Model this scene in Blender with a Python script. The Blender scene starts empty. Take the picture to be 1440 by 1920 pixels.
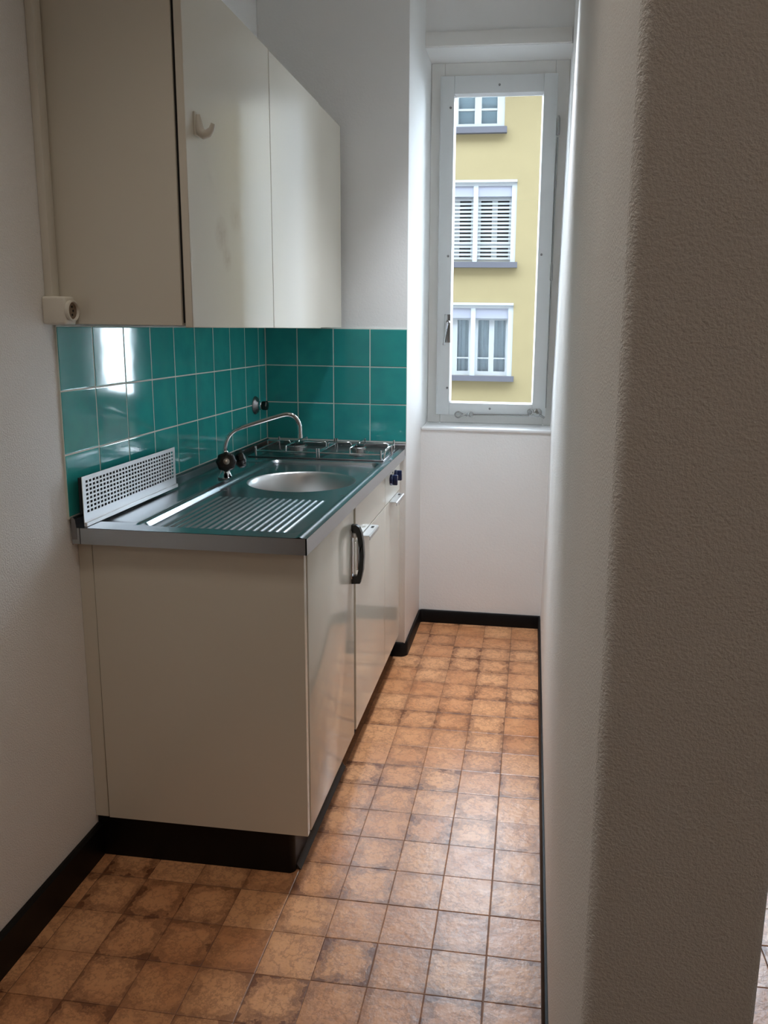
import bpy, bmesh, math, random
from mathutils import Vector, Matrix
random.seed(7)
SC = bpy.context.scene
COL = SC.collection
PI = math.pi

# ------------------------------------------------------------------ camera
F_PX, YAW, PITCH, ROLL = 1480.95, 0.1323, 0.1780, 0.0128
cam_d = bpy.data.cameras.new('camera'); cam = bpy.data.objects.new('camera', cam_d); COL.objects.link(cam)
cy, sy, cp, sp = math.cos(YAW), math.sin(YAW), math.cos(PITCH), math.sin(PITCH)
fw = Vector((-sy*cp, cy*cp, -sp)); rt = Vector((cy, sy, 0)); up = rt.cross(fw)
cr, sr = math.cos(ROLL), math.sin(ROLL)
rt, up = rt*cr + up*sr, up*cr - rt*sr
cam.matrix_world = Matrix(((rt.x, up.x, -fw.x, 1.0971), (rt.y, up.y, -fw.y, -3.1715), (rt.z, up.z, -fw.z, 1.3958), (0, 0, 0, 1)))
cam_d.sensor_fit = 'VERTICAL'; cam_d.sensor_height = 36.0; cam_d.sensor_width = 27.0
cam_d.lens = F_PX*36.0/1920.0
cam_d.shift_x = -79.07/1920.0; cam_d.shift_y = -78.19/1920.0
cam_d.clip_start = 0.01; cam_d.clip_end = 200
SC.camera = cam

# ------------------------------------------------------------------ light and exposure
SKY = 25.0
w = bpy.data.worlds.new('overcast_sky'); SC.world = w; w.use_nodes = True
bg = w.node_tree.nodes['Background']
bg.inputs[0].default_value = (0.78, 0.88, 1.0, 1); bg.inputs[1].default_value = SKY
SC.view_settings.view_transform = 'Standard'; SC.view_settings.look = 'None'
SC.view_settings.gamma = 1.0; SC.view_settings.exposure = 0.0
SC.view_settings.use_curve_mapping = False
SC.cycles.diffuse_bounces = 10; SC.cycles.max_bounces = 14; SC.cycles.glossy_bounces = 6
SC.cycles.caustics_reflective = True
SC.cycles.sample_clamp_indirect = 8.0

def area(name, loc, rot, sx, sz, power, color=(1, 1, 1), portal=False):
    l = bpy.data.lights.new(name, 'AREA'); l.shape = 'RECTANGLE'; l.size = sx; l.size_y = sz
    l.energy = power; l.color = color
    o = bpy.data.objects.new(name, l); COL.objects.link(o); o.location = loc; o.rotation_euler = rot
    if portal: l.cycles.is_portal = True
    return o
# sampling portals in the two window openings (they give no light of their own)
area('window_portal', (0.90, 0.80, 1.76), (-PI/2, 0, 0), 0.70, 1.75, 1, portal=True)
area('window_portal', (2.05, 0.80, 1.65), (-PI/2, 0, 0), 0.60, 1.40, 1, portal=True)
# two added fill lights, out of view, that brighten the hall side
area('hall_fill_light', (1.95, -4.2, 2.80), (0, 0, 0), 0.5, 0.5, 6.5, (1.0, 0.82, 0.64))
hl = area('hall_fill_light', (0.55, -2.25, 2.80), (0, 0, 0), 0.5, 0.4, 3.1, (1.0, 0.90, 0.78)); hl.data.spread = math.radians(96)
# added fill light with a narrow cone, unseen, above the kitchen
dl = area('kitchen_fill_light', (0.93, -0.42, 2.82), (0, 0, 0), 0.22, 0.22, 8, (0.86, 0.92, 1.0)); dl.data.shape = 'DISK'; dl.data.spread = math.radians(62)

# ------------------------------------------------------------------ materials
def S(c):  # sRGB 0-255 -> linear
    return tuple(((v/255)/12.92 if v/255 <= 0.04045 else ((v/255+0.055)/1.055)**2.4) for v in c) + (1,)
class NT:
    def __init__(s, name):
        s.m = bpy.data.materials.new(name); s.m.use_nodes = True
        s.t = s.m.node_tree; s.b = s.t.nodes['Principled BSDF']
    def n(s, typ, **kw):
        x = s.t.nodes.new(typ)
        for k, v in kw.items():
            if k.startswith('i_'): x.inputs[k[2:].replace('_', ' ')].default_value = v
            else: setattr(x, k, v)
        return x
    def l(s, a, b): s.t.links.new(a, b)
    def pos(s): return s.n('ShaderNodeNewGeometry').outputs['Position']
    def obj(s): return s.n('ShaderNodeTexCoord').outputs['Object']
    def noise(s, vec, scale, detail=2, rough=.5):
        x = s.n('ShaderNodeTexNoise', i_Scale=scale, i_Detail=detail, i_Roughness=rough); s.l(vec, x.inputs['Vector']); return x.outputs['Fac']
    def ramp(s, fac, stops):
        r = s.n('ShaderNodeValToRGB'); e = r.color_ramp.elements
        while len(e) < len(stops): e.new(0.5)
        for el, (p, c) in zip(e, stops): el.position = p; el.color = c
        s.l(fac, r.inputs['Fac']); return r.outputs['Color']
    def mix(s, fac, a, b, mode='MIX'):
        x = s.n('ShaderNodeMix', data_type='RGBA', blend_type=mode)
        for sock, v in ((x.inputs[0], fac), (x.inputs[6], a), (x.inputs[7], b)):
            if hasattr(v, 'is_linked'): s.l(v, sock)
            else: sock.default_value = v
        return x.outputs[2]
    def math(s, op, a, b=None, c=None):
        x = s.n('ShaderNodeMath', operation=op)
        for i, v in enumerate((a, b, c)):
            if v is None: continue
            if hasattr(v, 'is_linked'): s.l(v, x.inputs[i])
            else: x.inputs[i].default_value = v
        return x.outputs[0]
    def bump(s, h, strength, dist):
        x = s.n('ShaderNodeBump', i_Strength=strength, i_Distance=dist); s.l(h, x.inputs['Height']); s.l(x.outputs[0], s.b.inputs['Normal'])
    def set(s, **kw):
        for k, v in kw.items(): s.b.inputs[k.replace('_', ' ')].default_value = v
        return s
def plain(name, col, rough, metal=0, **kw):
    n = NT(name); n.set(Base_Color=col, Roughness=rough, Metallic=metal, **kw); return n.m
M = {}
def plaster(name, col, scale, strength, dist=0.003):
    n = NT(name); p = n.pos()
    a = n.noise(p, scale, 3, .6); b = n.noise(p, 2.0, 3)
    c = n.mix(n.ramp(b, [(0.35, (0, 0, 0, 1)), (0.7, (1, 1, 1, 1))]), col, tuple(v*0.95 for v in col[:3]) + (1,))
    n.l(c, n.b.inputs['Base Color']); n.set(Roughness=0.75); n.bump(a, strength, dist); return n.m
M['plaster'] = plaster('white_roughcast_plaster', (0.86, 0.855, 0.84, 1), 290, 0.7, 0.004)
M['plaster_fine'] = plaster('white_fine_plaster', (0.86, 0.86, 0.85, 1), 120, 0.25)
M['ceiling'] = plain('white_ceiling_paint', (0.86, 0.855, 0.84, 1), 0.8)
def lacquer(name, rough):
    n = NT(name); p = n.pos()
    n.set(Roughness=rough)
    c = (0.65, 0.615, 0.53, 1)
    # two brownish finger stains on the first wall-cabinet door
    for q, r, k in (((0.331, -1.255, 1.615), 0.030, 0.35), ((0.331, -1.225, 1.56), 0.022, 0.30), ((0.331, -1.16, 1.665), 0.028, .2)):
        d = n.n('ShaderNodeVectorMath', operation='DISTANCE'); n.l(p, d.inputs[0]); d.inputs[1].default_value = q
        f = n.math('MULTIPLY', n.math('SUBTRACT', 1.0, n.math('MINIMUM', n.math('DIVIDE', d.outputs['Value'], r*1.6), 1.0)), k*2.2)
        f = n.math('MULTIPLY', f, n.noise(p, 60, 2))
        c = n.mix(f, c, (0.32, 0.20, 0.12, 1))
    n.l(c, n.b.inputs['Base Color']); return n.m
M['cream'] = lacquer('cream_cabinet_lacquer', 0.18)
M['cream_gloss'] = lacquer('glossy_cream_door_lacquer', 0.10)
M['shade_brown'] = plain('brown_shade_tint', (0.20, 0.14, 0.09, 1), 0.5)  # brown picked to dim hall bounce, reused as shade in the socket
M['cream_matt'] = plain('cream_board_edge', (0.64, 0.60, 0.50, 1), 0.5)
M['cream_gap_shade'] = plain('cream_shaded_gap', (0.34, 0.29, 0.21, 1), 0.6)  # darker copy of the cream, the gap's shade put into the colour
M['black'] = plain('black_vinyl', (0.0035, 0.003, 0.003, 1), 0.42, Specular_IOR_Level=0.22)
M['black_gloss'] = plain('black_plastic', (0.010, 0.010, 0.010, 1), 0.25)
M['dark'] = plain('dark_gap', (0.01, 0.01, 0.01, 1), 0.9)
def steel(name, base, rough, scale=(3, 260, 260)):
    n = NT(name); n.set(Base_Color=base, Metallic=1.0)
    mp = n.n('ShaderNodeMapping'); mp.inputs['Scale'].default_value = scale; n.l(n.pos(), mp.inputs['Vector'])
    a = n.noise(mp.outputs[0], 1.0, 2)
    n.l(n.ramp(a, [(0.2, (rough*.94,)*3 + (1,)), (0.8, (rough*1.07,)*3 + (1,))]), n.b.inputs['Roughness'])
    return n.m
M['steel'] = steel('brushed_stainless_steel', (0.46, 0.485, 0.51, 1), 0.24, (200, 4, 200))
M['steel_bowl'] = steel('satin_stainless_bowl', (0.62, 0.62, 0.62, 1), 0.33, (60, 60, 8))
M['steel_dark'] = steel('dark_hob_and_reflection_steel', (0.30, 0.30, 0.31, 1), 0.25)  # also stands in for dark reflections on upstand and rosette
M['chrome'] = plain('chrome', (0.66, 0.67, 0.68, 1), 0.10, 1)
M['chrome_dull'] = plain('aged_chrome', (0.45, 0.45, 0.44, 1), 0.25, 1)
M['alu'] = plain('anodised_aluminium', (0.80, 0.80, 0.81, 1), 0.38, 0.6)
M['blue'] = plain('dark_blue_plastic', (0.010, 0.018, 0.065, 1), 0.35)
M['ivory'] = plain('ivory_plastic', (0.72, 0.69, 0.61, 1), 0.45)
M['white_plastic'] = plain('off_white_plastic', (0.66, 0.64, 0.57, 1), 0.3)
M['paint'] = plain('white_window_paint', (0.80, 0.79, 0.76, 1), 0.35)
M['paint_sash'] = plain('shaded_white_sash_paint', (0.75, 0.77, 0.77, 1), 0.35)  # greyer than the frame: the sash's shadow is put into the colour
M['sill'] = plain('white_gloss_sill', (0.82, 0.83, 0.84, 1), 0.25)
M['grout'] = plain('pale_grout', (0.68, 0.72, 0.66, 1), 0.8)
M['floor_joint'] = plain('dark_floor_joint', (0.19, 0.098, 0.055, 1), 0.6)
def teal():
    n = NT('glazed_teal_tile'); p = n.pos()
    oi = n.n('ShaderNodeObjectInfo')
    c = n.mix(oi.outputs['Random'], (0.028, 0.320, 0.300, 1), (0.036, 0.360, 0.336, 1))
    c = n.mix(n.ramp(n.noise(p, 14, 3), [(0.35, (0, 0, 0, 1)), (0.75, (1, 1, 1, 1))]), c, (0.030, 0.288, 0.290, 1))
    n.l(c, n.b.inputs['Base Color']); n.set(Roughness=0.07, Specular_IOR_Level=0.6)
    n.bump(n.noise(p, 14, 1), 0.05, 0.004); return n.m
M['teal'] = teal()
def floor_mat():
    n = NT('terracotta_look_vinyl'); o = n.obj(); p = n.pos(); oi = n.n('ShaderNodeObjectInfo'); rnd = oi.outputs['Random']
    sep = n.n('ShaderNodeSeparateXYZ'); n.l(o, sep.inputs[0])
    ax = n.math('ABSOLUTE', sep.outputs[0]); ay = n.math('ABSOLUTE', sep.outputs[1])
    # rounded-square distance from the tile's centre (0 centre .. 1 edge)
    e = n.math('POWER', n.math('ADD', n.math('POWER', n.math('MULTIPLY', ax, 16.0), 4.0), n.math('POWER', n.math('MULTIPLY', ay, 16.0), 4.0)), 0.25)
    n1 = n.noise(p, 26, 6, .68); n2 = n.noise(p, 9, 4, .6); n3 = n.noise(p, 110, 3, .65); n4 = n.noise(p, 13, 3, .6)
    e = n.math('ADD', e, n.math('MULTIPLY', n.math('SUBTRACT', n1, 0.5), 1.5))
    ring = n.ramp(e, [(0.0, (0, 0, 0, 1)), (0.60, (0.06, 0.06, 0.06, 1)), (0.80, (0.70, 0.70, 0.70, 1)), (0.90, (0.35, 0.35, 0.35, 1)), (1.05, (1, 1, 1, 1))])
    base = n.mix(n.ramp(n2, [(0.3, (0, 0, 0, 1)), (0.7, (1, 1, 1, 1))]), (0.47, 0.185, 0.072, 1), (0.63, 0.300, 0.135, 1))
    base = n.mix(n.math('MULTIPLY', rnd, 0.7), base, (0.73, 0.385, 0.19, 1))
    per = n.math('FRACT', n.math('MULTIPLY', rnd, 7.3))
    amt = n.math('MULTIPLY', ring, n.math('ADD', 0.12, n.math('MULTIPLY', n.math('MULTIPLY', per, n.math('MULTIPLY', n4, 1.9)), 0.95)))
    c = n.mix(amt, base, (0.15, 0.052, 0.020, 1))
    vein = n.ramp(n.math('ABSOLUTE', n.math('SUBTRACT', n.noise(p, 17, 5, .7), 0.5)), [(0.0, (0.55, 0.55, 0.55, 1)), (0.035, (0, 0, 0, 1))])
    c = n.mix(vein, c, (0.22, 0.09, 0.04, 1))
    c = n.mix(n.ramp(n3, [(0.52, (0, 0, 0, 1)), (0.72, (0.45, 0.45, 0.45, 1))]), c, (0.24, 0.10, 0.045, 1))
    n.l(c, n.b.inputs['Base Color'])
    n.l(n.ramp(n1, [(0.2, (0.27,)*3 + (1,)), (0.8, (0.40,)*3 + (1,))]), n.b.inputs['Roughness'])
    n.set(Specular_IOR_Level=0.65)
    n.bump(n.math('ADD', n.noise(p, 60, 3, .6), n.math('MULTIPLY', n.noise(p, 18, 2), 1.4)), 0.27, 0.003)
    return n.m
M['floor'] = floor_mat()
def glass():
    n = NT('window_glass'); t = n.n('ShaderNodeBsdfTransparent'); g = n.n('ShaderNodeBsdfGlossy', i_Roughness=0.0)
    t.inputs[0].default_value = (0.95, 0.97, 0.97, 1)
    f = n.n('ShaderNodeFresnel', i_IOR=1.45); x = n.n('ShaderNodeMixShader')
    n.l(f.outputs[0], x.inputs[0]); n.l(t.outputs[0], x.inputs[1]); n.l(g.outputs[0], x.inputs[2])
    n.l(x.outputs[0], n.t.nodes['Material Output'].inputs['Surface']); return n.m
M['glass'] = glass()
M['facade'] = plaster('yellow_facade_render', (0.225, 0.180, 0.088, 1), 8, 0.2, 0.01)
M['facade_white'] = plain('white_facade_window_paint', (0.33, 0.35, 0.36, 1), 0.5)
M['facade_box'] = plain('pale_lilac_blind_box', (0.24, 0.25, 0.30, 1), 0.6)
M['facade_sill'] = plain('slate_grey_stone_sill', (0.070, 0.070, 0.085, 1), 0.7)
M['curtain'] = plain('pale_grey_net_curtain', (0.46, 0.53, 0.58, 1), 0.9)
M['interior_blue'] = plain('pale_blue_glass_backing', (0.42, 0.58, 0.68, 1), 0.7)
M['own_house'] = plain('low_bounce_house_front', (0.085, 0.075, 0.07, 1), 0.8)  # kept dark to cut bounce light onto the opposite facade
M['street'] = plain('asphalt', (0.10, 0.10, 0.10, 1), 0.9)

# ------------------------------------------------------------------ mesh helpers
class MB:
    def __init__(s): s.b = bmesh.new()
    def box(s, x0, x1, y0, y1, z0, z1, bev=0.0, seg=1):
        r = bmesh.ops.create_cube(s.b, size=1.0)
        bmesh.ops.scale(s.b, vec=(x1-x0, y1-y0, z1-z0), verts=r['verts'])
        bmesh.ops.translate(s.b, vec=((x0+x1)/2, (y0+y1)/2, (z0+z1)/2), verts=r['verts'])
        if bev:
            ed = list({e for v in r['verts'] for e in v.link_edges})
            bmesh.ops.bevel(s.b, geom=ed, offset=bev, segments=seg, affect='EDGES', profile=0.5)
        return s
    def hexa(s, pts):   # 8 points, bottom loop then top loop
        v = [s.b.verts.new(p) for p in pts]
        for f in ((3, 2, 1, 0), (4, 5, 6, 7), (0, 1, 5, 4), (1, 2, 6, 5), (2, 3, 7, 6), (3, 0, 4, 7)): s.b.faces.new([v[i] for i in f])
        return s
    def tube(s, pts, r, seg=12, cap=True):
        P = [Vector(p) for p in pts]; rr = r if isinstance(r, (list, tuple)) else [r]*len(P)
        prev = None; rings = []
        for i, p in enumerate(P):
            t = (P[min(i+1, len(P)-1)] - P[max(i-1, 0)]).normalized()
            if prev is None:
                a = Vector((0, 0, 1)) if abs(t.z) < 0.9 else Vector((1, 0, 0)); nrm = t.cross(a).normalized()
            else:
                nrm = (prev - t*prev.dot(t)).normalized()
            prev = nrm; bn = t.cross(nrm)
            rings.append([s.b.verts.new(p + (nrm*math.cos(2*PI*k/seg) + bn*math.sin(2*PI*k/seg))*rr[i]) for k in range(seg)])
        for a, b in zip(rings, rings[1:]):
            for k in range(seg): s.b.faces.new((a[k], a[(k+1) % seg], b[(k+1) % seg], b[k]))
        if cap: s.b.faces.new(rings[0][::-1]); s.b.faces.new(rings[-1])
        return s
    def lathe(s, prof, origin, axis=(0, 0, 1), seg=32, lobes=0, amp=0.0):  # prof: (radius, height) along axis
        ax = Vector(axis).normalized(); a = Vector((0, 0, 1)) if abs(ax.z) < 0.9 else Vector((1, 0, 0))
        u = ax.cross(a).normalized(); v = ax.cross(u); o = Vector(origin); rings = []
        for r, h in prof:
            rings.append([s.b.verts.new(o + ax*h + (u*math.cos(2*PI*k/seg) + v*math.sin(2*PI*k/seg))*max(r*(1+amp*math.cos(lobes*2*PI*k/seg)), 1e-5)) for k in range(seg)])
        for p, q in zip(rings, rings[1:]):
            for k in range(seg): s.b.faces.new((p[k], p[(k+1) % seg], q[(k+1) % seg], q[k]))
        s.b.faces.new(rings[0][::-1]); s.b.faces.new(rings[-1]); return s
    def prism(s, outline, axis, a0, a1):  # 2-D outline extruded along axis 0/1/2
        def P(p, a): q = list(p); q.insert(axis, a); return q
        A = [s.b.verts.new(P(p, a0)) for p in outline]; B = [s.b.verts.new(P(p, a1)) for p in outline]; n = len(A)
        s.b.faces.new(A[::-1]); s.b.faces.new(B)
        for i in range(n): s.b.faces.new((A[i], A[(i+1) % n], B[(i+1) % n], B[i]))
        return s
    def build(s, name, mat, parent=None, smooth=40, loc=None, recalc=True):
        if recalc: bmesh.ops.recalc_face_normals(s.b, faces=s.b.faces[:])
        me = bpy.data.meshes.new(name)
        if loc is not None: bmesh.ops.translate(s.b, vec=-Vector(loc), verts=s.b.verts[:])
        s.b.to_mesh(me); s.b.free()
        if smooth:
            for p in me.polygons: p.use_smooth = True
            me.set_sharp_from_angle(angle=math.radians(smooth))
        me.materials.append(M[mat])
        o = bpy.data.objects.new(name, me); COL.objects.link(o)
        if loc is not None: o.location = loc
        if parent is not None: link(o, parent)
        return o
def link(o, parent):
    o.parent = parent
    # every point is written in world coordinates: undo the chain of parent offsets
    off = Vector((0, 0, 0)); q = parent
    while q: off += q.location; q = q.parent
    o.location = Vector(o.location) - off
def tag(o, label, cat, group=None, kind=None):
    o['label'] = label; o['category'] = cat
    if group: o['group'] = group
    if kind: o['kind'] = kind
    return o
def thing(name, label, cat, loc, group=None, kind=None):
    o = bpy.data.objects.new(name, None); COL.objects.link(o); o.location = loc; o.empty_display_size = 0.05
    return tag(o, label, cat, group, kind)
def struct(o, label, cat='wall'): return tag(o, label, cat, kind='structure')
def instance(name, me, loc, parent, rot=None):
    o = bpy.data.objects.new(name, me); COL.objects.link(o); o.location = loc
    if rot is not None: o.rotation_euler = rot
    link(o, parent); return o

# ------------------------------------------------------------------ room shell
XP, XR, YW, ZC = 0.5914, 1.1714, 0.4297, 2.85
Y_END, Y_OUT, X_OUT, Y_HALL = -1.4414, 0.76, 3.8, -5.2
floor = struct(MB().box(-0.2, X_OUT, Y_HALL, Y_OUT, -0.20, -0.0016).build('floor', 'floor_joint'), 'terracotta look tiled vinyl floor', 'floor')
ceil = struct(MB().box(-0.2, X_OUT, Y_HALL, Y_OUT, ZC, ZC+0.15).build('ceiling', 'ceiling'), 'white painted ceiling', 'ceiling')
wall_left = struct(MB().box(-0.20, -0.006, Y_HALL, Y_OUT, 0, ZC).build('wall_left', 'plaster'), 'white plaster wall on the left carrying the long row of teal tiles')
wall_back = struct(MB().box(-0.006, XP, 0.006, Y_OUT, 0, ZC, 0.004, 2).build('wall_back', 'plaster_fine'), 'white plaster pier at the end of the worktop with teal tiles')
# partition on the right: leans a little outwards at the window end, rounded plaster corner
def partition():
    b = MB(); n = 14
    rings = []
    for z in [ZC*i/n for i in range(n+1)]:
        t = z/2.62; xf = XR + 0.042*t; yn = -2.420 - 0.028*z; xn = XR + 0.001; x2 = 1.347; r = 0.014
        ol = [(x2, Y_OUT), (xf, Y_OUT), (xf, YW)]
        for k in range(1, 8): a = k/8; ol.append((xf*(1-a) + xn*a, YW*(1-a) + (yn+r)*a))
        for k in range(6): a = PI/2*k/5; ol.append((xn + r - r*math.cos(a), yn + r - r*math.sin(a)))
        for k in range(6): a = PI/2*k/5; ol.append((x2 - r + r*math.sin(a), yn + r - r*math.cos(a)))
        rings.append([b.b.verts.new((x, y, z)) for x, y in ol])
    m = len(rings[0])
    for p, q in zip(rings, rings[1:]):
        for k in range(m): b.b.faces.new((p[k], p[(k+1) % m], q[(k+1) % m], q[k]))
    b.b.faces.new(rings[0][::-1]); b.b.faces.new(rings[-1])
    return b.build('wall_right', 'plaster', smooth=50)
wall_right = struct(partition(), 'white roughcast partition wall ending in a shaded post at the right')
ww = MB()
ww.box(XP, 1.215, YW, Y_OUT, 0, 0.932)
ww.box(XP, 1.235, YW, Y_OUT, 2.572, ZC)
wall_window = struct(ww.build('wall_window', 'plaster_fine'), 'white plaster wall below and above the kitchen window')
ws = MB()
ws.box(1.347, 1.75, YW, Y_OUT, 0, ZC); ws.box(2.35, X_OUT, YW, Y_OUT, 0, ZC)
ws.box(1.75, 2.35, YW, Y_OUT, 0, 0.95); ws.box(1.75, 2.35, YW, Y_OUT, 2.35, ZC)
struct(ws.build('wall_side', 'plaster'), 'white wall of the neighbouring room with a window opening')
struct(MB().box(X_OUT-0.15, X_OUT, Y_HALL+.15, YW, 0, ZC).build('wall_far_right', 'plaster'), 'white outer wall of the neighbouring room')
struct(MB().box(-0.006, X_OUT, Y_HALL, Y_HALL+0.15, 0, ZC).build('wall_rear', 'shade_brown'), 'unseen hall wall behind the viewpoint, brown to dim and warm the bounce light')  # brown chosen for the warm, low bounce it gives

# trim strip over the niche (blind slot cover) and window sill
tr = MB().box(XP, 1.207, YW-0.012, YW+0.01, 2.574, 2.632, 0.003, 2)
struct(tr.build('trim_1', 'paint'), 'off-white painted strip across the top of the window niche', 'trim')
struct(MB().box(XP+.0005, 1.205, YW-0.006, 0.64, 0.930, 0.946, 0.005, 3).build('trim_2', 'sill'), 'glossy white inner window sill below the kitchen window', 'sill')

# baseboards
def skirting(path, h, th, name, label):   # path: polyline on floor, offset to its left
    b = MB(); P = [Vector((p[0], p[1], 0)) for p in path]; prof = [(0, 0.0005), (th, 0.0005), (th, h-0.006), (th*0.5, h), (0, h)]
    rows = []
    for i, p in enumerate(P):
        d0 = (P[i]-P[i-1]).normalized() if i else (P[1]-P[0]).normalized()
        d1 = (P[i+1]-P[i]).normalized() if i < len(P)-1 else d0
        n0 = Vector((-d0.y, d0.x, 0)); n1 = Vector((-d1.y, d1.x, 0)); m = (n0+n1).normalized(); m = m/max(m.dot(n0), .3)
        rows.append([b.b.verts.new(p + m*a + Vector((0, 0, z))) for a, z in prof])
    for p, q in zip(rows, rows[1:]):
        for k in range(len(prof)): b.b.faces.new((p[k], p[(k+1) % len(prof)], q[(k+1) % len(prof)], q[k]))
    b.b.faces.new(rows[0][::-1]); b.b.faces.new(rows[-1])
    return struct(b.build(name, 'black'), label, 'baseboard')
skirting([(-0.0055, -1.405), (-0.0055, Y_HALL+.16)], 0.095, 0.014, 'baseboard_left', 'black vinyl baseboard along the left wall')
corner = [(1.1712, -2.40), (1.1712, YW-0.012)]
bk = [(1.1705, YW-0.0005), (0.612, YW-0.0005)]
for k in range(1, 5):
    a = PI/2*k/5; bk.append((0.592+0.02-0.02*math.sin(a), YW-0.02+0.02*math.cos(a)-0.0005))
bk += [(0.5918, YW-0.02), (0.5918, 0.03)]
for k in range(1, 5):
    a = PI/2*k/5; bk.append((0.5918-0.024+0.024*math.cos(a), 0.0055+0.024-0.024*math.sin(a)))
bk += [(0.565, 0.0055), (0.532, 0.0055)]
skirting(bk, 0.062, 0.010, 'baseboard_back', 'black vinyl baseboard under the window, rounded over the pier corners')
skirting(corner, 0.062, 0.010, 'baseboard_right', 'black vinyl baseboard along the right partition')

# floor tiles
FT = 0.125; FX0, FY0 = 0.040, 0.025
_fm = {}
def floor_mesh(wx, wy, tx0, tx1, ty0, ty1):
    k = (round(wx, 4), round(wy, 4), tx0, tx1, ty0, ty1)
    if k in _fm: return _fm[k]
    g = 0.0005; s = 0.0010; bv = 0.0014
    x0, x1 = -wx/2 + (s if tx0 else g), wx/2 - (s if tx1 else g); y0, y1 = -wy/2 + (s if ty0 else g), wy/2 - (s if ty1 else g)
    v = [(x0, y0, -.0017), (x1, y0, -.0017), (x1, y1, -.0017), (x0, y1, -.0017), (x0, y0, -.0006), (x1, y0, -.0006), (x1, y1, -.0006), (x0, y1, -.0006),
         (x0+bv, y0+bv, 0), (x1-bv, y0+bv, 0), (x1-bv, y1-bv, 0), (x0+bv, y1-bv, 0)]
    f = [(8, 9, 10, 11)]
    for i in range(4):
        j = (i+1) % 4; f += [(i, j, 4+j, 4+i), (4+i, 4+j, 8+j, 8+i)]
    me = bpy.data.meshes.new('floor_tile'); me.from_pydata(v, [], f); me.materials.append(M['floor']); _fm[k] = me
    return me
rest = MB()
def tile_field(x_lo, x_hi, y_lo, y_hi, visible):
    i0 = math.floor((x_lo-FX0)/FT); j0 = math.floor((y_lo-FY0)/FT)
    i = i0
    while FX0 + i*FT < x_hi - 1e-4:
        j = j0
        while FY0 + j*FT < y_hi - 1e-4:
            a0, a1 = max(FX0+i*FT, x_lo), min(FX0+(i+1)*FT, x_hi); b0, b1 = max(FY0+j*FT, y_lo), min(FY0+(j+1)*FT, y_hi)
            if a1-a0 > 0.004 and b1-b0 > 0.004:
                cx, cyy = (a0+a1)/2, (b0+b1)/2
                if visible(cx, cyy):
                    instance('floor_tile', floor_mesh(a1-a0, b1-b0, i % 4 == 0, i % 4 == 3, j % 4 == 0, j % 4 == 3), (cx, cyy, 0), floor)
                else:
                    rest.box(a0+.0006, a1-.0006, b0+.0006, b1-.0006, -.0017, 0)
            j += 1
        i += 1
tile_field(-0.005, 1.1710, -2.42, YW, lambda x, y: y > -2.06 and not (x < 0.50 and y > -1.36) and not (y > -1.70 and x < 0 and False) and not (y < -1.72 and x > 1.2))
tile_field(1.350, 2.2, -2.42, 0.0, lambda x, y: 1.48 < x < 1.86 and -1.80 < y < -0.98)
rest.build('floor_tile_field', 'floor', floor, smooth=0)['kind'] = 'stuff'

# ------------------------------------------------------------------ wall tiles
T = 0.152; ZT = 1.3902; PC = 0.0787
_tm = {}
def wall_tile(w_, h_):
    k = (round(w_, 4), round(h_, 4))
    if k in _tm: return _tm[k]
    g = 0.0016; a, b = w_/2-g, h_/2-g; v = []
    for ins, d in ((0, 0.0), (0, 0.0045), (0.0007, 0.0056), (0.0022, 0.0060)):
        v += [(-a+ins, -b+ins, d), (a-ins, -b+ins, d), (a-ins, b-ins, d), (-a+ins, b-ins, d)]
    f = [(12, 13, 14, 15)]
    for r in range(3):
        for i in range(4): j = (i+1) % 4; f.append((r*4+i, r*4+j, r*4+4+j, r*4+4+i))
    me = bpy.data.meshes.new('wall_tile'); me.from_pydata(v, [], f); me.materials.append(M['teal'])
    _tm[k] = me
    return me
ZB = ZT - 3*T
MB().box(-0.0062, -0.0009, -(PC+9*T), 0.0, ZB-0.004, ZT+0.001).build('grout', 'grout', wall_left)
MB().box(0.0, XP, 0.0009, 0.0062, ZB-0.004, ZT+0.001).build('grout', 'grout', wall_back)
for r in range(3):
    zc = ZT - T*(r+0.5)
    for c in range(10):
        y1 = 0.0 if c == 0 else -(PC + T*(c-1)); y0 = -PC if c == 0 else y1 - T
        # local x -> world y, local y -> world z, normal -> +x
        rot = Matrix(((0, 0, 1), (1, 0, 0), (0, 1, 0))).to_euler()
        instance('wall_tile', wall_tile(y1-y0, T), (-0.006, (y0+y1)/2, zc), wall_left, (rot[0]+random.gauss(0, .0018), rot[1]+random.gauss(0, .0018), rot[2]+random.gauss(0, .0018)))
    for c in range(4):
        x1 = XP - T*c; x0 = max(x1 - T, 0.001)
        instance('wall_tile', wall_tile(x1-x0, T), ((x0+x1)/2, 0.006, zc), wall_back, (PI/2+random.gauss(0, .002), random.gauss(0, .002), random.gauss(0, .002)))

# ------------------------------------------------------------------ kitchen window
win = thing('window_1', 'tall narrow white framed kitchen window at the end of the corridor', 'window', (0.90, 0.65, 0.946), kind='structure')
FX_0, FX_1, FZ_0, FZ_1 = XP+0.001, 1.212, 0.946, 2.572
fr = MB(); fy0, fy1 = 0.632, 0.705
fr.box(FX_0, 0.655, fy0, fy1, FZ_0, FZ_1, 0.002); fr.box(1.150, FX_1, fy0, fy1, FZ_0, FZ_1, 0.002)
fr.box(0.655, 1.150, fy0, fy1, FZ_0, 1.000, 0.002); fr.box(0.655, 1.150, fy0, fy1, 2.503, FZ_1, 0.002)
fr.build('frame', 'paint', win)
SX0, SX1, SZ0, SZ1 = 0.637, 1.160, 0.986, 2.512; GX0, GX1, GZ0, GZ1 = 0.7065, 1.0930, 1.050, 2.430
sash = MB(); q0, q1 = 0.612, 0.650
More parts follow.
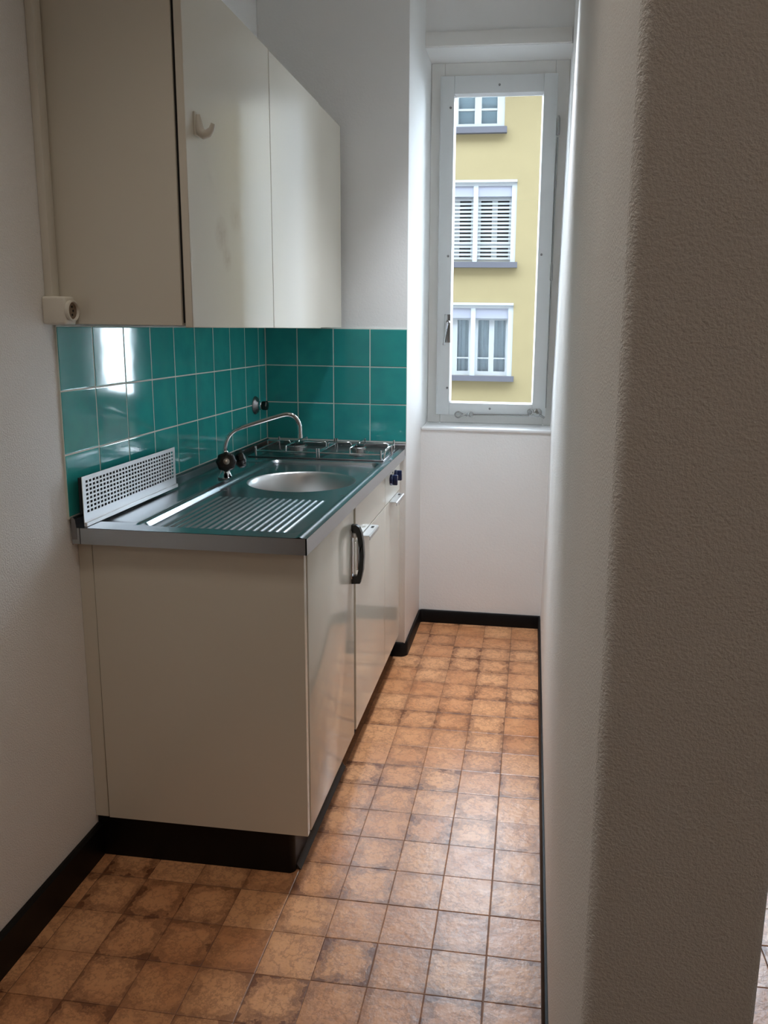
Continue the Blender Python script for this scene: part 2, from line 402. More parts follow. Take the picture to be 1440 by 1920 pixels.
sash.box(SX0, GX0-.006, q0, q1, SZ0, SZ1, 0.003, 2); sash.box(GX1+.006, SX1, q0, q1, SZ0, SZ1, 0.003, 2)
sash.box(GX0-.006, GX1+.006, q0, q1, SZ0, GZ0-.006, 0.003, 2); sash.box(GX0-.006, GX1+.006, q0, q1, GZ1+.006, SZ1, 0.003, 2)
sash_o = sash.build('sash', 'paint_sash', win)
bd = MB()   # chamfered glazing bead round the pane
def ring(x0, x1, z0, z1, y): return [(x0, y, z0), (x1, y, z0), (x1, y, z1), (x0, y, z1)]
R = [ring(GX0-.007, GX1+.007, GZ0-.007, GZ1+.007, q0+.004), ring(GX0, GX1, GZ0, GZ1, 0.640), ring(GX0, GX1, GZ0, GZ1, 0.652), ring(GX0-.007, GX1+.007, GZ0-.007, GZ1+.007, 0.652)]
RV = [[bd.b.verts.new(p) for p in r] for r in R]
for a in range(4):
    A, B = RV[a], RV[(a+1) % 4]
    for i in range(4): bd.b.faces.new((A[i], A[(i+1) % 4], B[(i+1) % 4], B[i]))
bd.build('glazing_bead', 'sill', sash_o, smooth=0)
MB().box(GX0-.003, GX1+.003, 0.6455, 0.6485, GZ0-.003, GZ1+.003).build('pane', 'glass', sash_o, smooth=0)
# latch on the left stile
h = MB(); h.box(0.672, 0.702, q0-.005, q0+.001, 1.330, 1.462, 0.002, 2); hd = h.build('latch_plate', 'chrome_dull', sash_o)
h = MB(); h.lathe([(0.010, 0), (0.010, 0.012), (0.007, 0.016)], (0.688, q0-.005, 1.425), (0, -1, 0), 16)
h.tube([(0.688, q0-.017, 1.425), (0.684, q0-.026, 1.40), (0.678, q0-.028, 1.36), (0.672, q0-.026, 1.318)], [0.006, 0.005, 0.0045, 0.006], 10)
h.build('latch_lever', 'chrome', sash_o)
# stay gear along the bottom rail and rod up the right side
def circ(x, z, r, y, n=14, a0=0, a1=2*PI): return [(x+r*math.cos(a0+(a1-a0)*k/n), y, z+r*math.sin(a0+(a1-a0)*k/n)) for k in range(n+1)]
g = MB(); yy = q0-.008
g.tube([(0.815, yy, 0.990), (1.085, yy, 0.994)], 0.0040, 8)
g.tube(circ(0.745, 0.988, 0.014, yy, 12, 0.6, 5.7), 0.0032, 8); g.tube([(0.757, yy, 0.996), (0.785, yy, 0.982), (0.80, yy, 0.991)], 0.0032, 8)
g.tube([(0.757, yy, 0.980), (0.785, yy, 0.996)], 0.0032, 8); g.tube(circ(0.806, 0.991, 0.011, yy), 0.003, 8)
g.build('stay_rod', 'chrome_dull', sash_o)
g = MB(); g.lathe([(0.020, 0), (0.020, 0.006), (0.014, 0.010)], (1.125, q0, 1.008), (0, -1, 0), 20); g.lathe([(0.006, 0), (0.006, 0.014)], (1.125, q0, 1.008), (0, -1, 0), 10)
g.tube(circ(1.090, 1.010, 0.012, yy), 0.0035, 8); g.tube([(1.100, yy, 1.006), (1.118, yy, 1.004)], 0.004, 8); g.tube([(1.135, yy, 0.998), (1.158, yy, 0.984)], 0.005, 8)
g.build('stay_pivot', 'chrome_dull', sash_o)
g = MB(); y2 = fy0-.010
g.tube([(1.168, y2, 2.245), (1.165, y2, 1.9), (1.160, y2, 1.03)], 0.0042, 8)
g.build('espagnolette_rod', 'chrome_dull', win)  # dull metal stands in for the dark shadow line of a painted rod
for z in (2.29, 1.655):
    g = MB(); g.lathe([(0.0075, -.036), (0.0085, -.032), (0.0085, 0.032), (0.0075, 0.036), (0.004, .046)], (1.168 if z > 2 else 1.162, y2-.004, z), (0, 0, 1), 12)
    g.box(1.150, 1.166, y2-.006, y2, z-.03, z+.03); g.build('hinge', 'chrome_dull', win)
for x, z in ((0.902, 2.470), (0.684, 2.378), (0.684, 1.728), (0.690, 1.115), (1.115, 1.735), (0.897, 1.020)):
    g = MB(); g.lathe([(0.0055, 0), (0.0055, 0.0015), (0.003, 0.003)], (x, q0+.0005, z), (0, -1, 0), 10); g.build('screw', 'steel_dark', sash_o)

# ------------------------------------------------------------------ wall cabinet
CY0, CY1, CX, CZ0, CZ1 = -1.4425, -0.030, 0.3307, 1.3905, 2.158
wc = thing('wall_cabinet', 'cream wall cabinet with two glossy doors above the teal tiles', 'cabinet', (0.16, -0.74, CZ0))
cb = MB(); cb.box(0.001, 0.306, CY0, CY1, CZ0+0.004, CZ1, 0.0012)
cb.build('carcass', 'cream', wc)
MB().box(0.3055, 0.3125, CY0+0.006, CY1-.006, CZ0+0.010, CZ1-0.010).build('door_gap_shade', 'dark', wc)  # near-black slab stands in for the shade between carcass and doors
d1 = MB().box(0.3125, CX, CY0+.001, -0.8745, CZ0, CZ1, 0.0012).build('door', 'cream', wc)
MB().box(0.3125, CX, -0.8715, -0.345, CZ0, CZ1-.002, 0.0012).build('door', 'cream', wc)
MB().box(0.3060, CX-0.0015, -0.343, CY1, CZ0+.003, CZ1-.004, 0.001).build('filler_panel', 'cream', wc)
# off-white hook on the first door
hk = MB(); hx = CX
pts = []
pr = [(0.004, 1.857), (0.006, 1.845), (0.007, 1.832), (0.010, 1.822), (0.018, 1.816), (0.028, 1.818), (0.036, 1.826), (0.040, 1.838)]
for (o_, z_) in pr: pts.append((hx+o_, -1.385, z_))
hk.tube(pts, [0.007, 0.009, 0.011, 0.0115, 0.011, 0.009, 0.007, 0.005], 12)
hk.box(hx-.0002, hx+.004, -1.399, -1.371, 1.812, 1.862, 0.0018, 2)
hk.build('hook', 'white_plastic', d1)

# conduit and socket on the left wall
cd = MB(); cd.box(-0.0055, 0.014, -1.474, -1.446, 1.456, ZC-.001, 0.002, 2)
tag(cd.build('cable_conduit', 'ivory'), 'ivory cable conduit running down the left wall beside the wall cabinet', 'conduit')
so = thing('wall_socket', 'boxy ivory surface socket with round opening at the foot of the cable conduit', 'socket', (0.02, -1.468, 1.393))
so_b = MB(); so_b.box(-0.0055, 0.052, -1.489, -1.446, 1.393, 1.456, 0.006, 3); so_b.build('housing', 'ivory', so)
so_r = MB(); so_r.lathe([(0.0235, 0), (0.0235, 0.008), (0.0205, 0.009), (0.0195, 0.006), (0.0190, 0.0015)], (0.0515, -1.4680, 1.4245), (1, 0, 0), 32); so_r.build('socket_ring', 'ivory', so)
so_d = MB(); so_d.lathe([(0.0188, 0), (0.0188, 0.003)], (0.0520, -1.4680, 1.4245), (1, 0, 0), 28); so_d.build('socket_well', 'shade_brown', so)  # brown disc stands in for the shade inside the open socket
so_h = MB()
for dz in (-.009, .0, .009): so_h.lathe([(0.0026, 0), (0.0026, 0.0015)], (0.0545, -1.468 + (0.004 if dz == 0 else 0), 1.4245+dz), (1, 0, 0), 10)
so_h.build('pin_holes', 'dark', so)

# ------------------------------------------------------------------ base units
DX = 0.573; YS = -1.413; ZK = 0.118; ZU = 0.866
ep = thing('end_panel', 'cream side panel closing the near end of the kitchen base units', 'panel', (0.3, YS, ZK))
MB().box(0.034, DX-.001, YS, YS+0.018, ZK, ZU, 0.0008).build('board', 'cream', ep)
MB().box(-0.0055, 0.031, YS+0.003, YS+0.020, ZK, ZU, 0.0008).build('filler_strip', 'cream', ep)
def kick(parent, y0, y1, x, mat='black', near=False):
    b = MB()
    ol = [(x-.02, 0.0005), (x+.012, 0.0005), (x+.005, 0.006), (x, 0.016), (x, ZK-.002), (x-.02, ZK-.002)]
    b.prism([(a, z) for a, z in ol], 1, y0, y1)
    return b.build('kickboard', mat, parent)
# refrigerator
fg = thing('refrigerator', 'cream fronted under-counter refrigerator with black bow handle', 'refrigerator', (0.3, -1.14, 0))
MB().box(0.02, DX-0.025, -1.392, -0.905, ZK, 0.742).build('body', 'cream_matt', fg)
MB().box(DX-0.0245, DX-.019, -1.380, -0.893, ZK+.006, 0.852).build('door_gasket', 'dark', fg)
fd = MB().box(DX-0.019, DX, -1.386, -0.889, ZK, 0.860, 0.0015, 2).build('door', 'cream_gloss', fg)
# bow handle at the far edge of the door
hb = MB(); yh = -0.912; wd = 0.009
outer = [(DX, 0.812), (DX+.014, 0.812), (DX+.024, 0.806), (DX+.031, 0.790), (DX+.036, 0.762), (DX+.0385, 0.718), (DX+.036, 0.675), (DX+.031, 0.648), (DX+.026, 0.630), (DX, 0.628)]
inner = [(DX, 0.652), (DX+.017, 0.654), (DX+.021, 0.672), (DX+.0235, 0.700), (DX+.0245, 0.720), (DX+.0235, 0.745), (DX+.020, 0.768), (DX+.014, 0.788), (DX, 0.789)]
inn = inner[::-1]; inn = inn[:5] + [(DX+.0240, 0.7325)] + inn[5:] if len(inn) < len(outer) else inn
rows4 = [[hb.b.verts.new((x, yy_, z)) for x, z in prof_] for prof_, yy_ in ((outer, yh-wd), (outer, yh+wd), (inn, yh+wd), (inn, yh-wd))]
for a in range(4):
    A, B = rows4[a], rows4[(a+1) % 4]
    for i in range(len(outer)-1): hb.b.faces.new((A[i], A[i+1], B[i+1], B[i]))
hb.b.faces.new([q[0] for q in rows4]); hb.b.faces.new([q[-1] for q in rows4][::-1])
ho = hb.build('handle', 'black_gloss', fd, smooth=35)
MB().box(DX+.0002, DX+.004, yh-.016, yh+.016, 0.645, 0.796, 0.0015, 2).build('handle_plate', 'chrome', ho)
MB().box(DX+.0042, DX+.0165, yh-.007, yh+.007, 0.772, 0.787, 0.002, 2).build('handle_bracket', 'alu', ho)
MB().box(DX+.0145, DX+.0205, yh-.0085, yh+.0085, 0.672, 0.765, 0.002, 2).build('handle_strip', 'alu', ho)
# recessed kick with rounded near corner
kb = MB(); r = 0.016; x1, y0 = 0.531, -1.402
ol = [(-.005, y0), (x1-r, y0)]
for k in range(1, 7): a = PI/2*k/6; ol.append((x1-r+r*math.sin(a), y0+r-r*math.cos(a)))
ol += [(x1, -0.885), (x1-.02, -0.885), (x1-.02, -1.375), (-.005, -1.375)]
kb.prism(ol, 2, 0.0005, ZK-.0015); kb.build('kickboard', 'black', fg)
kf = MB(); kf.prism([(0.5315, 0.0005), (0.5435, 0.0005), (0.5395, 0.004), (0.5315, 0.016)], 1, -1.384, -0.886); kf.build('kick_flange', 'black_gloss', fg)

def pull(parent, y0, y1, z):
    b = MB(); x0 = DX; t = 0.0022
    ol = [(x0, z+.004), (x0+.026, z+.004), (x0+.0295, z+.0005), (x0+.0295, z-.010), (x0+.0273, z-.010), (x0+.0273, z+.0005), (x0+.0255, z+.0018), (x0, z+.0018)]
    b.prism(ol, 1, y0, y1); o = b.build('handle', 'steel_bowl', parent, smooth=30)
    MB().box(x0+.010, x0+.019, y1-.042, y1-.020, z+.0038, z+.0046).build('finger_hole', 'dark', o)
    return o
# sink base cabinet
sc = thing('base_cabinet', 'cream sink base cabinet between refrigerator and cooker unit, with bent metal handle', 'cabinet', (0.3, -0.61, 0))
b = MB(); b.box(0.02, DX-.022, -0.866, -0.849, ZK, ZU); b.box(0.02, DX-.022, -0.384, -0.368, ZK, ZU); b.box(0.02, DX-.022, -0.849, -0.384, ZK, ZK+.016); b.box(0.02, 0.028, -0.849, -0.384, ZK+.016, ZU)
b.build('carcass', 'cream_matt', sc)
MB().box(DX-.026, DX-.010, -0.886, -0.8665, ZK, ZU-.002).build('gap_strip', 'cream_gap_shade', sc)
MB().box(DX-0.0195, DX, -0.8605, -0.3725, 0.7465, 0.862, 0.001).build('front_panel', 'cream_gloss', sc)
dd = MB().box(DX-0.0195, DX, -0.8605, -0.3725, ZK, 0.7430, 0.001).build('door', 'cream_gloss', sc)
pull(dd, -0.785, -0.640, 0.7405)
kick(sc, -0.882, -0.372, 0.512)
# cooker unit
ck = thing('cooker_cabinet', 'cream cooker unit with two dark blue knobs, next to the far tiled wall', 'cabinet', (0.3, -0.21, 0))
MB().box(0.02, DX-.021, -0.366, -0.050, ZK, ZU).build('carcass', 'cream_matt', ck)
cpn = MB().box(DX-0.0195, DX, -0.3690, -0.050, 0.7465, 0.862, 0.001).build('control_panel', 'white_plastic', ck)
dd = MB().box(DX-0.0195, DX, -0.3690, -0.050, ZK, 0.7430, 0.001).build('door', 'cream_gloss', ck)
pull(dd, -0.285, -0.110, 0.7405)
for y in (-0.262, -0.165):
    kn = MB(); kn.lathe([(0.021, 0), (0.021, 0.008), (0.019, 0.011)], (DX, y, 0.826), (1, 0, 0), 24, 0)
    kn.box(DX+.009, DX+.028, y-.0065, y+.0065, 0.806, 0.846, 0.003, 2); o = kn.build('knob', 'blue', cpn)
    MB().box(DX+.0278, DX+.0288, y-.0012, y+.0012, 0.832, 0.845).build('knob_mark', 'white_plastic', o)
MB().box(DX+.0001, DX+.0006, -0.222, -0.206, 0.843, 0.848).build('panel_mark', 'dark', cpn)
kick(ck, -0.370, 0.002, 0.512)
fs = MB().box(0.535, 0.556, -0.048, 0.004, 0.104, ZU)
tag(fs.build('filler_strip', 'cream_matt'), 'narrow cream filler strip between cooker unit and white pier', 'panel')

# ------------------------------------------------------------------ stainless worktop
ZW = 0.9094; WX, WY0 = 0.5886, -1.4418
def sstep(t): t = max(0.0, min(1.0, t)); return t*t*(3-2*t)
def rrect(x, y, x0, x1, y0, y1, r):
    qx = abs(x-(x0+x1)/2) - (x1-x0)/2 + r; qy = abs(y-(y0+y1)/2) - (y1-y0)/2 + r
    return math.hypot(max(qx, 0), max(qy, 0)) + min(max(qx, qy), 0) - r
BAS = (0.152, 0.556, -1.392, -0.378, 0.035); TRO = (0.018, 0.128, -1.372, -0.40, 0.018)
NR, RP = 17, 0.0193; RX0 = 0.196; RYA, RYB = -1.372, -0.985
def height(x, y):
    h = 0.0
    h -= 0.0105*sstep(-rrect(x, y, *BAS)/0.010 + 0.1)
    h -= 0.0060*sstep(-rrect(x, y, *TRO)/0.014 + 0.1)
    # a raised bead between trough and basin, and along the front
    h += 0.0040*math.exp(-((x-0.140)/0.006)**2)*sstep((y+1.40)/.03)*sstep((-.40-y)/.05)
    h += 0.0028*math.exp(-((x-0.570)/0.006)**2)
    k = (x-RX0)/RP
    if -0.5 <= k <= NR-0.5:
        ph = k - round(k); w_ = math.exp(-(ph*RP/0.0052)**2)
        cut = 0.004*abs(ph)
        h += 0.0036*w_*sstep((y-RYA)/0.012)*sstep((RYB-y)/0.012)
    return h
wt = thing('worktop', 'stainless steel worktop with ribbed drainer and round sink bowl', 'worktop', (0.3, -0.7, ZW))
b = MB(); BX, BY, BR = 0.360, -0.712, 0.176
PX0, PX1, PY0, PY1 = 0.170, 0.546, -0.906, -0.520
def patch(xs, ys):
    g = [[b.b.verts.new((x, y, ZW + height(x, y))) for y in ys] for x in xs]
    for i in range(len(xs)-1):
        for j in range(len(ys)-1): b.b.faces.new((g[i][j], g[i+1][j], g[i+1][j+1], g[i][j+1]))
def lin(a, c, n): return [a+(c-a)*i/n for i in range(n+1)]
fine_x = lin(0.012, RX0-RP, 60)[:-1] + lin(RX0-RP, RX0+RP*NR, 18*10)[:-1] + lin(RX0+RP*NR, WX, 36)
yl = lin(WY0, -1.36, 26)[:-1] + lin(-1.36, -1.0, 10)[:-1] + lin(-1.0, PY0, 24)
patch(fine_x, yl)
patch(lin(0.012, PX0, 56), lin(PY0, PY1, 24)); patch(lin(PX1, WX, 22), lin(PY0, PY1, 24))
patch(lin(0.012, WX, 150), lin(PY1, -0.34, 60)[:-1] + lin(-0.34, -0.001, 10))
NS = 128
rings = []
for t in (0, .5, 1):
    rg = []
    for k in range(NS):
        a = 2*PI*k/NS; c_, s_ = math.cos(a), math.sin(a)
        tx = ((PX1-BX) if c_ > 0 else (BX-PX0))/max(abs(c_), 1e-9); ty = ((PY1-BY) if s_ > 0 else (BY-PY0))/max(abs(s_), 1e-9)
        rs = min(tx, ty); rr = rs*(1-t) + BR*t
        rg.append((BX+c_*rr, BY+s_*rr, ZW + height(BX+c_*rs, BY+s_*rs)))
    rings.append(rg)
zf = rings[1][0][2]
VR = [[b.b.verts.new(p) for p in rg] for rg in rings]
for A, B in zip(VR, VR[1:]):
    for k in range(NS): b.b.faces.new((A[k], A[(k+1) % NS], B[(k+1) % NS], B[k]))
# apron and upstands
b.box(0.02, WX-.0005, WY0+.0006, WY0+.004, ZW-.041, ZW-.0012, 0); b.box(WX-.004, WX-.0004, WY0+.0006, -0.001, ZW-.041, ZW-.0012, 0)
b.box(0.0, .022, WY0+.0006, WY0+.004, ZW-.041, ZW-.0012)
b.box(0.02, WX-.006, WY0+.005, -1.30, ZW-.0405, ZW-.037)
b.build('top', 'steel', wt, smooth=32)
b = MB()
b.prism([(0.0005, ZW-.03), (0.013, ZW-.03), (0.013, ZW+.002), (0.0105, ZW+.020), (0.006, ZW+.0245), (0.0005, ZW+.0245)], 1, WY0, -0.001)
b.prism([(-0.0005, ZW-.03), (-0.013, ZW-.03), (-0.013, ZW+.001), (-0.0105, ZW+.013), (-0.006, ZW+.0175), (-0.0005, ZW+.0175)], 0, 0.001, WX)
b.build('upstand', 'steel_dark', wt, smooth=32)  # darker steel stands in for the dark surroundings the upstand reflects
b = MB(); prof = [(BR, zf), (BR-.003, zf-.001), (BR-.007, zf-.006), (BR-.012, zf-.02), (BR-.020, zf-.07), (BR-.027, zf-.115), (BR-.042, zf-.138), (BR-.065, zf-.147), (0.03, zf-.150), (0.0001, zf-.151)]
VR = [[b.b.verts.new((BX+r_*math.cos(2*PI*k/96), BY+r_*math.sin(2*PI*k/96), z_)) for k in range(96)] for r_, z_ in prof]
for A, B in zip(VR, VR[1:]):
    for k in range(96): b.b.faces.new((A[k], A[(k+1) % 96], B[(k+1) % 96], B[k]))
bowl = b.build('sink_bowl', 'steel_bowl', wt, smooth=60)
b = MB(); b.lathe([(0.036, 0), (0.036, 0.002), (0.030, 0.003), (0.026, 0.0005)], (BX, BY, zf-.1505), (0, 0, 1), 32); b.build('drain', 'chrome', bowl)

# vent grille standing on the worktop against the tiles
gv = thing('vent_grille', 'perforated light metal vent grille leaning on the tiles at the near end of the worktop', 'grille', (0.03, -1.18, ZW))
GY0, GY1, GZA, GZB, GXF = -1.432, -0.930, ZW+.010, 1.0325, 0.030
b = MB(); NC, NRW = 30, 8
mY, mZt, mZb = 0.012, 0.009, 0.020
ys = [GY0]; 
pw = (GY1-GY0-2*mY)/NC
for c in range(NC): ys += [GY0+mY+pw*c+pw*.17, GY0+mY+pw*c+pw*.83]
ys += [GY1]; zs = [GZA]; ph = (GZB-GZA-mZt-mZb)/NRW
for r_ in range(NRW): zs += [GZA+mZb+ph*r_+ph*.2, GZA+mZb+ph*r_+ph*.8]
zs += [GZB]
V = {}
for lay, x in ((0, GXF), (1, GXF-.0016)):
    for i, y in enumerate(ys):
        for j, z in enumerate(zs): V[lay, i, j] = b.b.verts.new((x, y, z))
hole = lambda i, j: i % 2 == 1 and j % 2 == 1
ni, nj = len(ys)-1, len(zs)-1
for i in range(ni):
    for j in range(nj):
        if hole(i, j): continue
        b.b.faces.new((V[0, i, j], V[0, i+1, j], V[0, i+1, j+1], V[0, i, j+1])); b.b.faces.new((V[1, i, j+1], V[1, i+1, j+1], V[1, i+1, j], V[1, i, j]))
        for (di, dj, e) in ((-1, 0, (0, 0, 0, 1)), (1, 0, (1, 0, 1, 1)), (0, -1, (0, 0, 1, 0)), (0, 1, (0, 1, 1, 1))):
            a_, c_ = i+di, j+dj
            if a_ < 0 or c_ < 0 or a_ >= ni or c_ >= nj or hole(a_, c_):
                p, q = (i+e[0], j+e[1]), (i+e[2], j+e[3]); b.b.faces.new((V[0, p[0], p[1]], V[0, q[0], q[1]], V[1, q[0], q[1]], V[1, p[0], p[1]]))
b.build('perforated_plate', 'alu', gv, smooth=0)
b = MB(); b.box(GXF-.002, GXF+.006, GY0, GY1, ZW+.0005, GZA+.001, 0.001); b.build('foot_rail', 'alu', gv)
b = MB(); b.box(0.0145, 0.0165, GY0+.008, GY1-.004, ZW+.028, GZB-.004); b.build('backing', 'dark', gv)  # dark sheet stands in for the shade behind the holes

# faucet
fa = thing('mixer_tap', 'old chrome sink mixer with two black knobs and a swan neck spout', 'faucet', (0.112, -0.74, ZW))
b = MB(); z0 = ZW - 0.004
b.lathe([(0.026, 0.0), (0.026, 0.004), (0.020, 0.010), (0.015, 0.020), (0.015, 0.040), (0.018, 0.048), (0.019, 0.066), (0.015, 0.075), (0.011, 0.085), (0.0095, 0.090)], (0.112, -0.74, z0), (0, 0, 1), 24)
D = Vector((0.42, -0.9, 0)).normalized(); E2 = Vector((0.9, 0.42, 0.0)).normalized()
c0 = Vector((0.112, -0.74, z0+.052))
b.tube([c0, c0+D*0.030+Vector((0, 0, .004))], [0.013, 0.011], 14)
b.tube([c0, c0+E2*0.034+Vector((0, 0, .006))], [0.013, 0.011], 14)
b.build('body', 'chrome', fa)
sp_pts = [(0.112, -0.741, z0+.086)]
raw = [(0.112, -0.741, 0.995), (0.1155, -0.740, 1.018), (0.126, -0.738, 1.042), (0.143, -0.734, 1.060), (0.166, -0.730, 1.071), (0.196, -0.724, 1.081), (0.246, -0.713, 1.097), (0.296, -0.703, 1.112), (0.314, -0.700, 1.1145), (0.330, -0.697, 1.110), (0.342, -0.694, 1.098), (0.349, -0.692, 1.080), (0.3505, -0.692, 1.060), (0.3505, -0.692, 1.042)]
def crom(P, n=5):
    P = [Vector(p) for p in P]; out = []
    for i in range(len(P)-1):
        a, b_, c_, d_ = P[max(i-1, 0)], P[i], P[i+1], P[min(i+2, len(P)-1)]
        for k in range(n):
            t = k/n; out.append(0.5*((2*b_) + (c_-a)*t + (2*a-5*b_+4*c_-d_)*t*t + (3*b_-a-3*c_+d_)*t**3))
    return out + [P[-1]]
b = MB(); b.tube(crom(sp_pts+raw, 4), 0.0072, 14); b.tube([(0.3505, -0.692, 1.050), (0.3505, -0.692, 1.038)], 0.0085, 14); b.build('spout', 'chrome', fa, smooth=60)
for dirv, r_ in ((D, 0.031), (E2, 0.029)):
    o_ = c0 + dirv*0.030 + Vector((0, 0, .004))
    ax = (dirv + Vector((0, 0, 0.25))).normalized()
    b = MB(); b.lathe([(0.014, 0), (0.022, 0.004), (r_, 0.012), (r_, 0.026), (r_*.9, 0.031), (r_*.55, 0.034)], o_, ax, 48, 8, 0.05)
    kn = b.build('knob', 'black_gloss', fa, smooth=50)
    b = MB(); b.lathe([(0.010, 0), (0.010, 0.002), (0.006, 0.003)], o_ + ax*0.0335, ax, 20); b.build('knob_cap', 'chrome_dull', kn)

# gas valve on the left wall
va = thing('gas_valve', 'chrome rosette shut-off valve with black knob on the left teal tiles', 'valve', (0.0, -0.138, 1.084))
b = MB(); b.lathe([(0.036, 0), (0.0365, 0.002), (0.033, 0.008), (0.020, 0.014), (0.017, 0.018)], (0.0003, -0.138, 1.084), (1, 0, 0), 32); b.build('rosette', 'steel_dark', va)  # rosette's dark reflections are put into the metal colour
b = MB(); b.lathe([(0.015, 0), (0.018, 0.004), (0.018, 0.014), (0.012, 0.020)], (0.014, -0.138, 1.084), (1, 0, 0), 24); b.build('valve_body', 'chrome', va)
b = MB(); b.lathe([(0.012, 0), (0.018, 0.003), (0.019, 0.018), (0.015, 0.022)], (0.030, -0.138, 1.084), (1, 0, 0), 36, 6, 0.06); b.build('knob', 'black_gloss', va)

# gas hob
hob = thing('gas_hob', 'two-burner gas hob with wire pan supports let into the far end of the worktop', 'hob', (0.3, -0.19, ZW))
b = MB()
HX0, HX1, HY0, HY1 = 0.040, 0.562, -0.345, -0.030
b.box(HX0, HX1, HY0, HY1, ZW+.0004, ZW+.005, 0.002, 3)
b.build('hob_plate', 'steel_dark', hob)
for bx, br in ((0.185, 0.040), (0.430, 0.033)):
    by = -0.187
    b = MB(); b.lathe([(br*2.0, 0), (br*1.9, 0.003), (br*1.25, 0.005)], (bx, by, ZW+.0038), (0, 0, 1), 36); b.build('drip_ring', 'chrome_dull', hob)
    b = MB(); b.lathe([(br*.72, 0), (br*.72, 0.010), (br, 0.012), (br, 0.018), (br*.9, 0.0205), (br*.9, 0.022)], (bx, by, ZW+.008), (0, 0, 1), 36); bo = b.build('burner', 'chrome_dull', hob)
    b = MB(); b.lathe([(br*.86, 0), (br*.86, 0.005), (br*.6, 0.008), (0.004, 0.009)], (bx, by, ZW+.0295), (0, 0, 1), 32); b.build('burner_cap', 'black_gloss', bo)
    # pan support: square wire frame, corner feet, four raised fingers
    b = MB(); hw = 0.118; hy = 0.140; z1, z2 = ZW+.022, ZW+.043; rw = 0.0032
    C4 = [(bx-hw, by-hy), (bx+hw, by-hy), (bx+hw, by+hy), (bx-hw, by+hy)]
    loop = [(x, y, z1) for x, y in C4]
    for i in range(4): b.tube([loop[i], loop[(i+1) % 4]], rw, 8)
    for x, y in C4: b.tube([(x, y, z2-.004), (x, y, ZW+.004)], rw*1.25, 8)
    for dx, dy in ((1, 0), (-1, 0), (0, 1), (0, -1)):
        ex, ey = bx+dx*hw, by+dy*hy
        b.tube([(ex, ey, z1), (ex, ey, z2-.003), (ex-dx*.003, ey-dy*.003, z2), (bx+dx*.030, by+dy*.030, z2), (bx+dx*.026, by+dy*.026, z2-.008)], rw, 8)
    b.build('pan_support', 'chrome', hob, smooth=60)
b = MB(); b.tube([(0.557, -0.318, ZW+.003), (0.562, -0.316, ZW+.030), (0.564, -0.306, ZW+.0415), (0.566, -0.215, ZW+.0430), (0.566, -0.204, ZW+.034), (0.566, -0.202, ZW+.003)], 0.0034, 10)
b.build('guard_loop', 'chrome', hob, smooth=60)

# ------------------------------------------------------------------ outside: yellow apartment house and street
FY = 18.0
bld = thing('apartment_building', 'yellow rendered apartment house seen through the kitchen window', 'building', (0, FY+.3, -6.0))
cols = []
for cx_ in (-5.9, -0.525, 5.2): cols.append((cx_-1.05, cx_+1.05))
rows_ = [(-3.0, -1.0), (0.17, 2.03), (3.10, 5.10), (6.40, 8.35)]
b = MB(); xs = [-9.0]; 
for a_, c_ in cols: xs += [a_, c_]
xs += [8.5]; zs = [-6.0]
for a_, c_ in rows_: zs += [a_, c_]
zs += [8.7]
for i in range(len(xs)-1):
    if i % 2 == 0: b.box(xs[i], xs[i+1], FY, FY+.6, zs[0], zs[-1])
    else:
        for j in range(0, len(zs)-1, 2): b.box(xs[i], xs[i+1], FY, FY+.6, zs[j], zs[j+1])
b.build('wall', 'facade', bld, smooth=0)
MB().box(-9.2, 8.7, FY-.9, FY+8, 8.7, 8.9).build('roof', 'facade_sill', bld, smooth=0)  # unseen roof, height and deep eave shaped for sky light and facade shade
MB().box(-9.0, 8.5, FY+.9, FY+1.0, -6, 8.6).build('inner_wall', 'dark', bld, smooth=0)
def slats_into(parent, x0, x1, z0, z1, n):
    me = None
    for k in range(n):
        z = z0 + (z1-z0)*(k+.5)/n
        if me is None:
            o = MB().box(x0, x1, FY+.12, FY+.135, z-.026, z+.026).build('slat', 'facade_white', parent, smooth=0, loc=((x0+x1)/2, FY+.128, z)); me = o.data
        else: instance('slat', me, ((x0+x1)/2, FY+.128, z), parent)
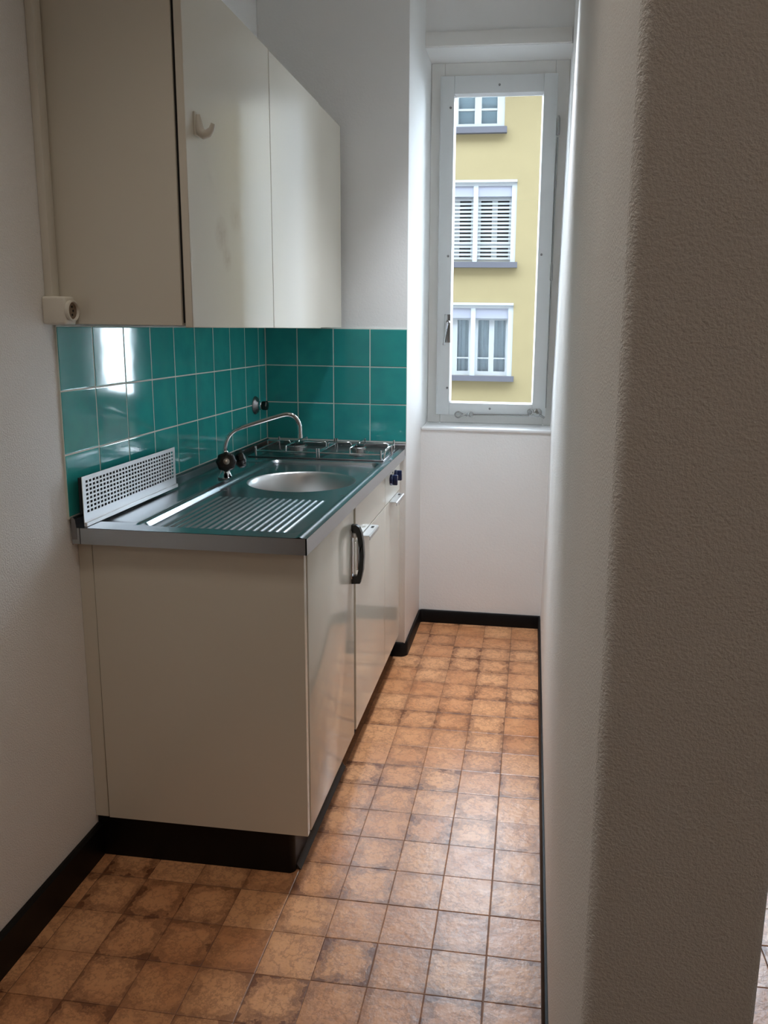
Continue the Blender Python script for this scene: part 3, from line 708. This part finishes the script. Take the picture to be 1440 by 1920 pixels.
for ci, (a_, c_) in enumerate(cols):
    for ri, (z0, z1) in enumerate(rows_):
        f = MB(); y0, y1 = FY+.02, FY+.16; t = 0.13; mid = (a_+c_)/2
        if ri == 3:   # top floor: plain two-light casements with a horizontal bar
            a2, c2 = a_, c_-0.37
            MB().box(c2, c_, FY+.0, FY+.4, z0, z1).build('wall_infill', 'facade', bld, smooth=0)
            f.box(a2, a2+.16, y0, y1, z0, z1); f.box(c2-.19, c2, y0, y1, z0, z1); f.box(a2+.16, c2-.19, y0, y1, z0, z0+.10); f.box(a2+.16, c2-.19, y0, y1, z1-.10, z1)
            for xm in (-0.515, -1.10): f.box(mid+(xm+.525)-.085, mid+(xm+.525)+.085, y0, y1-.01, z0+.10, z1-.10)
            f.box(a2+.16, c2-.19, y0+.03, y1-.02, z0+.42, z0+.47)
            wo = f.build('window', 'facade_white', bld, smooth=0)
            MB().box(a2+.16, c2-.19, FY+.15, FY+.155, z0+.10, z1-.10).build('pane', 'glass', wo, smooth=0)
            MB().box(a2+.10, c2-.10, FY+.34, FY+.35, z0, z1).build('glass_backing', 'interior_blue', wo, smooth=0)  # pale blue sheet behind the pane sets the glass tone
            MB().box(a2-.05, c2+.07, FY-.14, FY+.1, z0-.15, z0).build('sill', 'facade_sill', wo, smooth=0)
            continue
        f.box(a_, a_+t, y0, y1, z0, z1); f.box(c_-t, c_, y0, y1, z0, z1); f.box(a_+t, c_-t, y0, y1, z1-.10, z1)
        f.box(a_, c_, FY-.03, y0, z1-.02, z1+.04)
        f.box(mid-.06, mid+.06, y0, y1, z0, z1-.10)
        wo = f.build('window', 'facade_white', bld, smooth=0)
        for k, (p, q) in enumerate(((a_+t, mid-.06), (mid+.06, c_-t))):
            MB().box(p, q, FY+.05, FY+.20, z1-.36, z1-.10).build('blind_box', 'facade_box', wo, smooth=0)
            if ri == 2: slats_into(wo, p, q, z0+.06, z1-.38, 16); 
            s_ = MB(); m2 = (p+q)/2; zz1 = z1-.36; ya, yb = FY+.155, FY+.21
            s_.box(p, p+.07, ya, yb, z0, zz1); s_.box(q-.06, q, ya, yb, z0, zz1); s_.box(m2-.07, m2+.07, ya, yb, z0, zz1)
            for u, v in ((p+.07, m2-.07), (m2+.07, q-.06)): s_.box(u, v, ya, yb, z0, z0+.11); s_.box(u, v, ya, yb, zz1-.05, zz1); s_.box(u, v, ya+.01, yb-.01, z0+.44, z0+.475)
            s_.build('casement', 'facade_white', wo, smooth=0)
            MB().box(p+.03, q-.03, FY+.19, FY+.195, z0+.05, zz1-.03).build('pane', 'glass', wo, smooth=0)
        if ri == 2: MB().box(a_-.08, c_+.06, FY-.13, FY+.1, z0-.14, z0).build('sill', 'facade_sill', wo, smooth=0); continue
        cu = MB(); nn = 60
        vv = [[cu.b.verts.new((a_+.1+(c_-a_-.2)*k/nn, FY+.36+.03*math.sin(k*1.3)+.015*math.sin(k*2.9), z_)) for k in range(nn+1)] for z_ in (z0, z1-.3)]
        for k in range(nn): cu.b.faces.new((vv[0][k], vv[0][k+1], vv[1][k+1], vv[1][k]))
        cu.build('curtain', 'curtain', wo)
        MB().box(a_-.08, c_+.06, FY-.13, FY+.1, z0-.14, z0).build('sill', 'facade_sill', wo, smooth=0)
tag(MB().box(-40, 40, 1.0, 60, -6.2, -6.0).build('street', 'street', smooth=0), 'grey street surface between the two houses', 'street', kind='structure')

own = MB(); H = 25.0; own.box(-60, 60, -9, 0.74, ZC+.2, H); own.box(-60.6, 60.6, -9.6, 1.45, H, H+.25)  # unseen block, height and width shaped to shade the opposite facade
own.box(-60, -0.3, -9, 0.74, -6, ZC+.2); own.box(X_OUT+.1, 60, -9, 0.74, -6, ZC+.2)
tag(own.build('facade_shade_block', 'own_house', smooth=0), 'unseen house block around the kitchen, made tall to shade the yellow facade', 'wall', kind='structure')
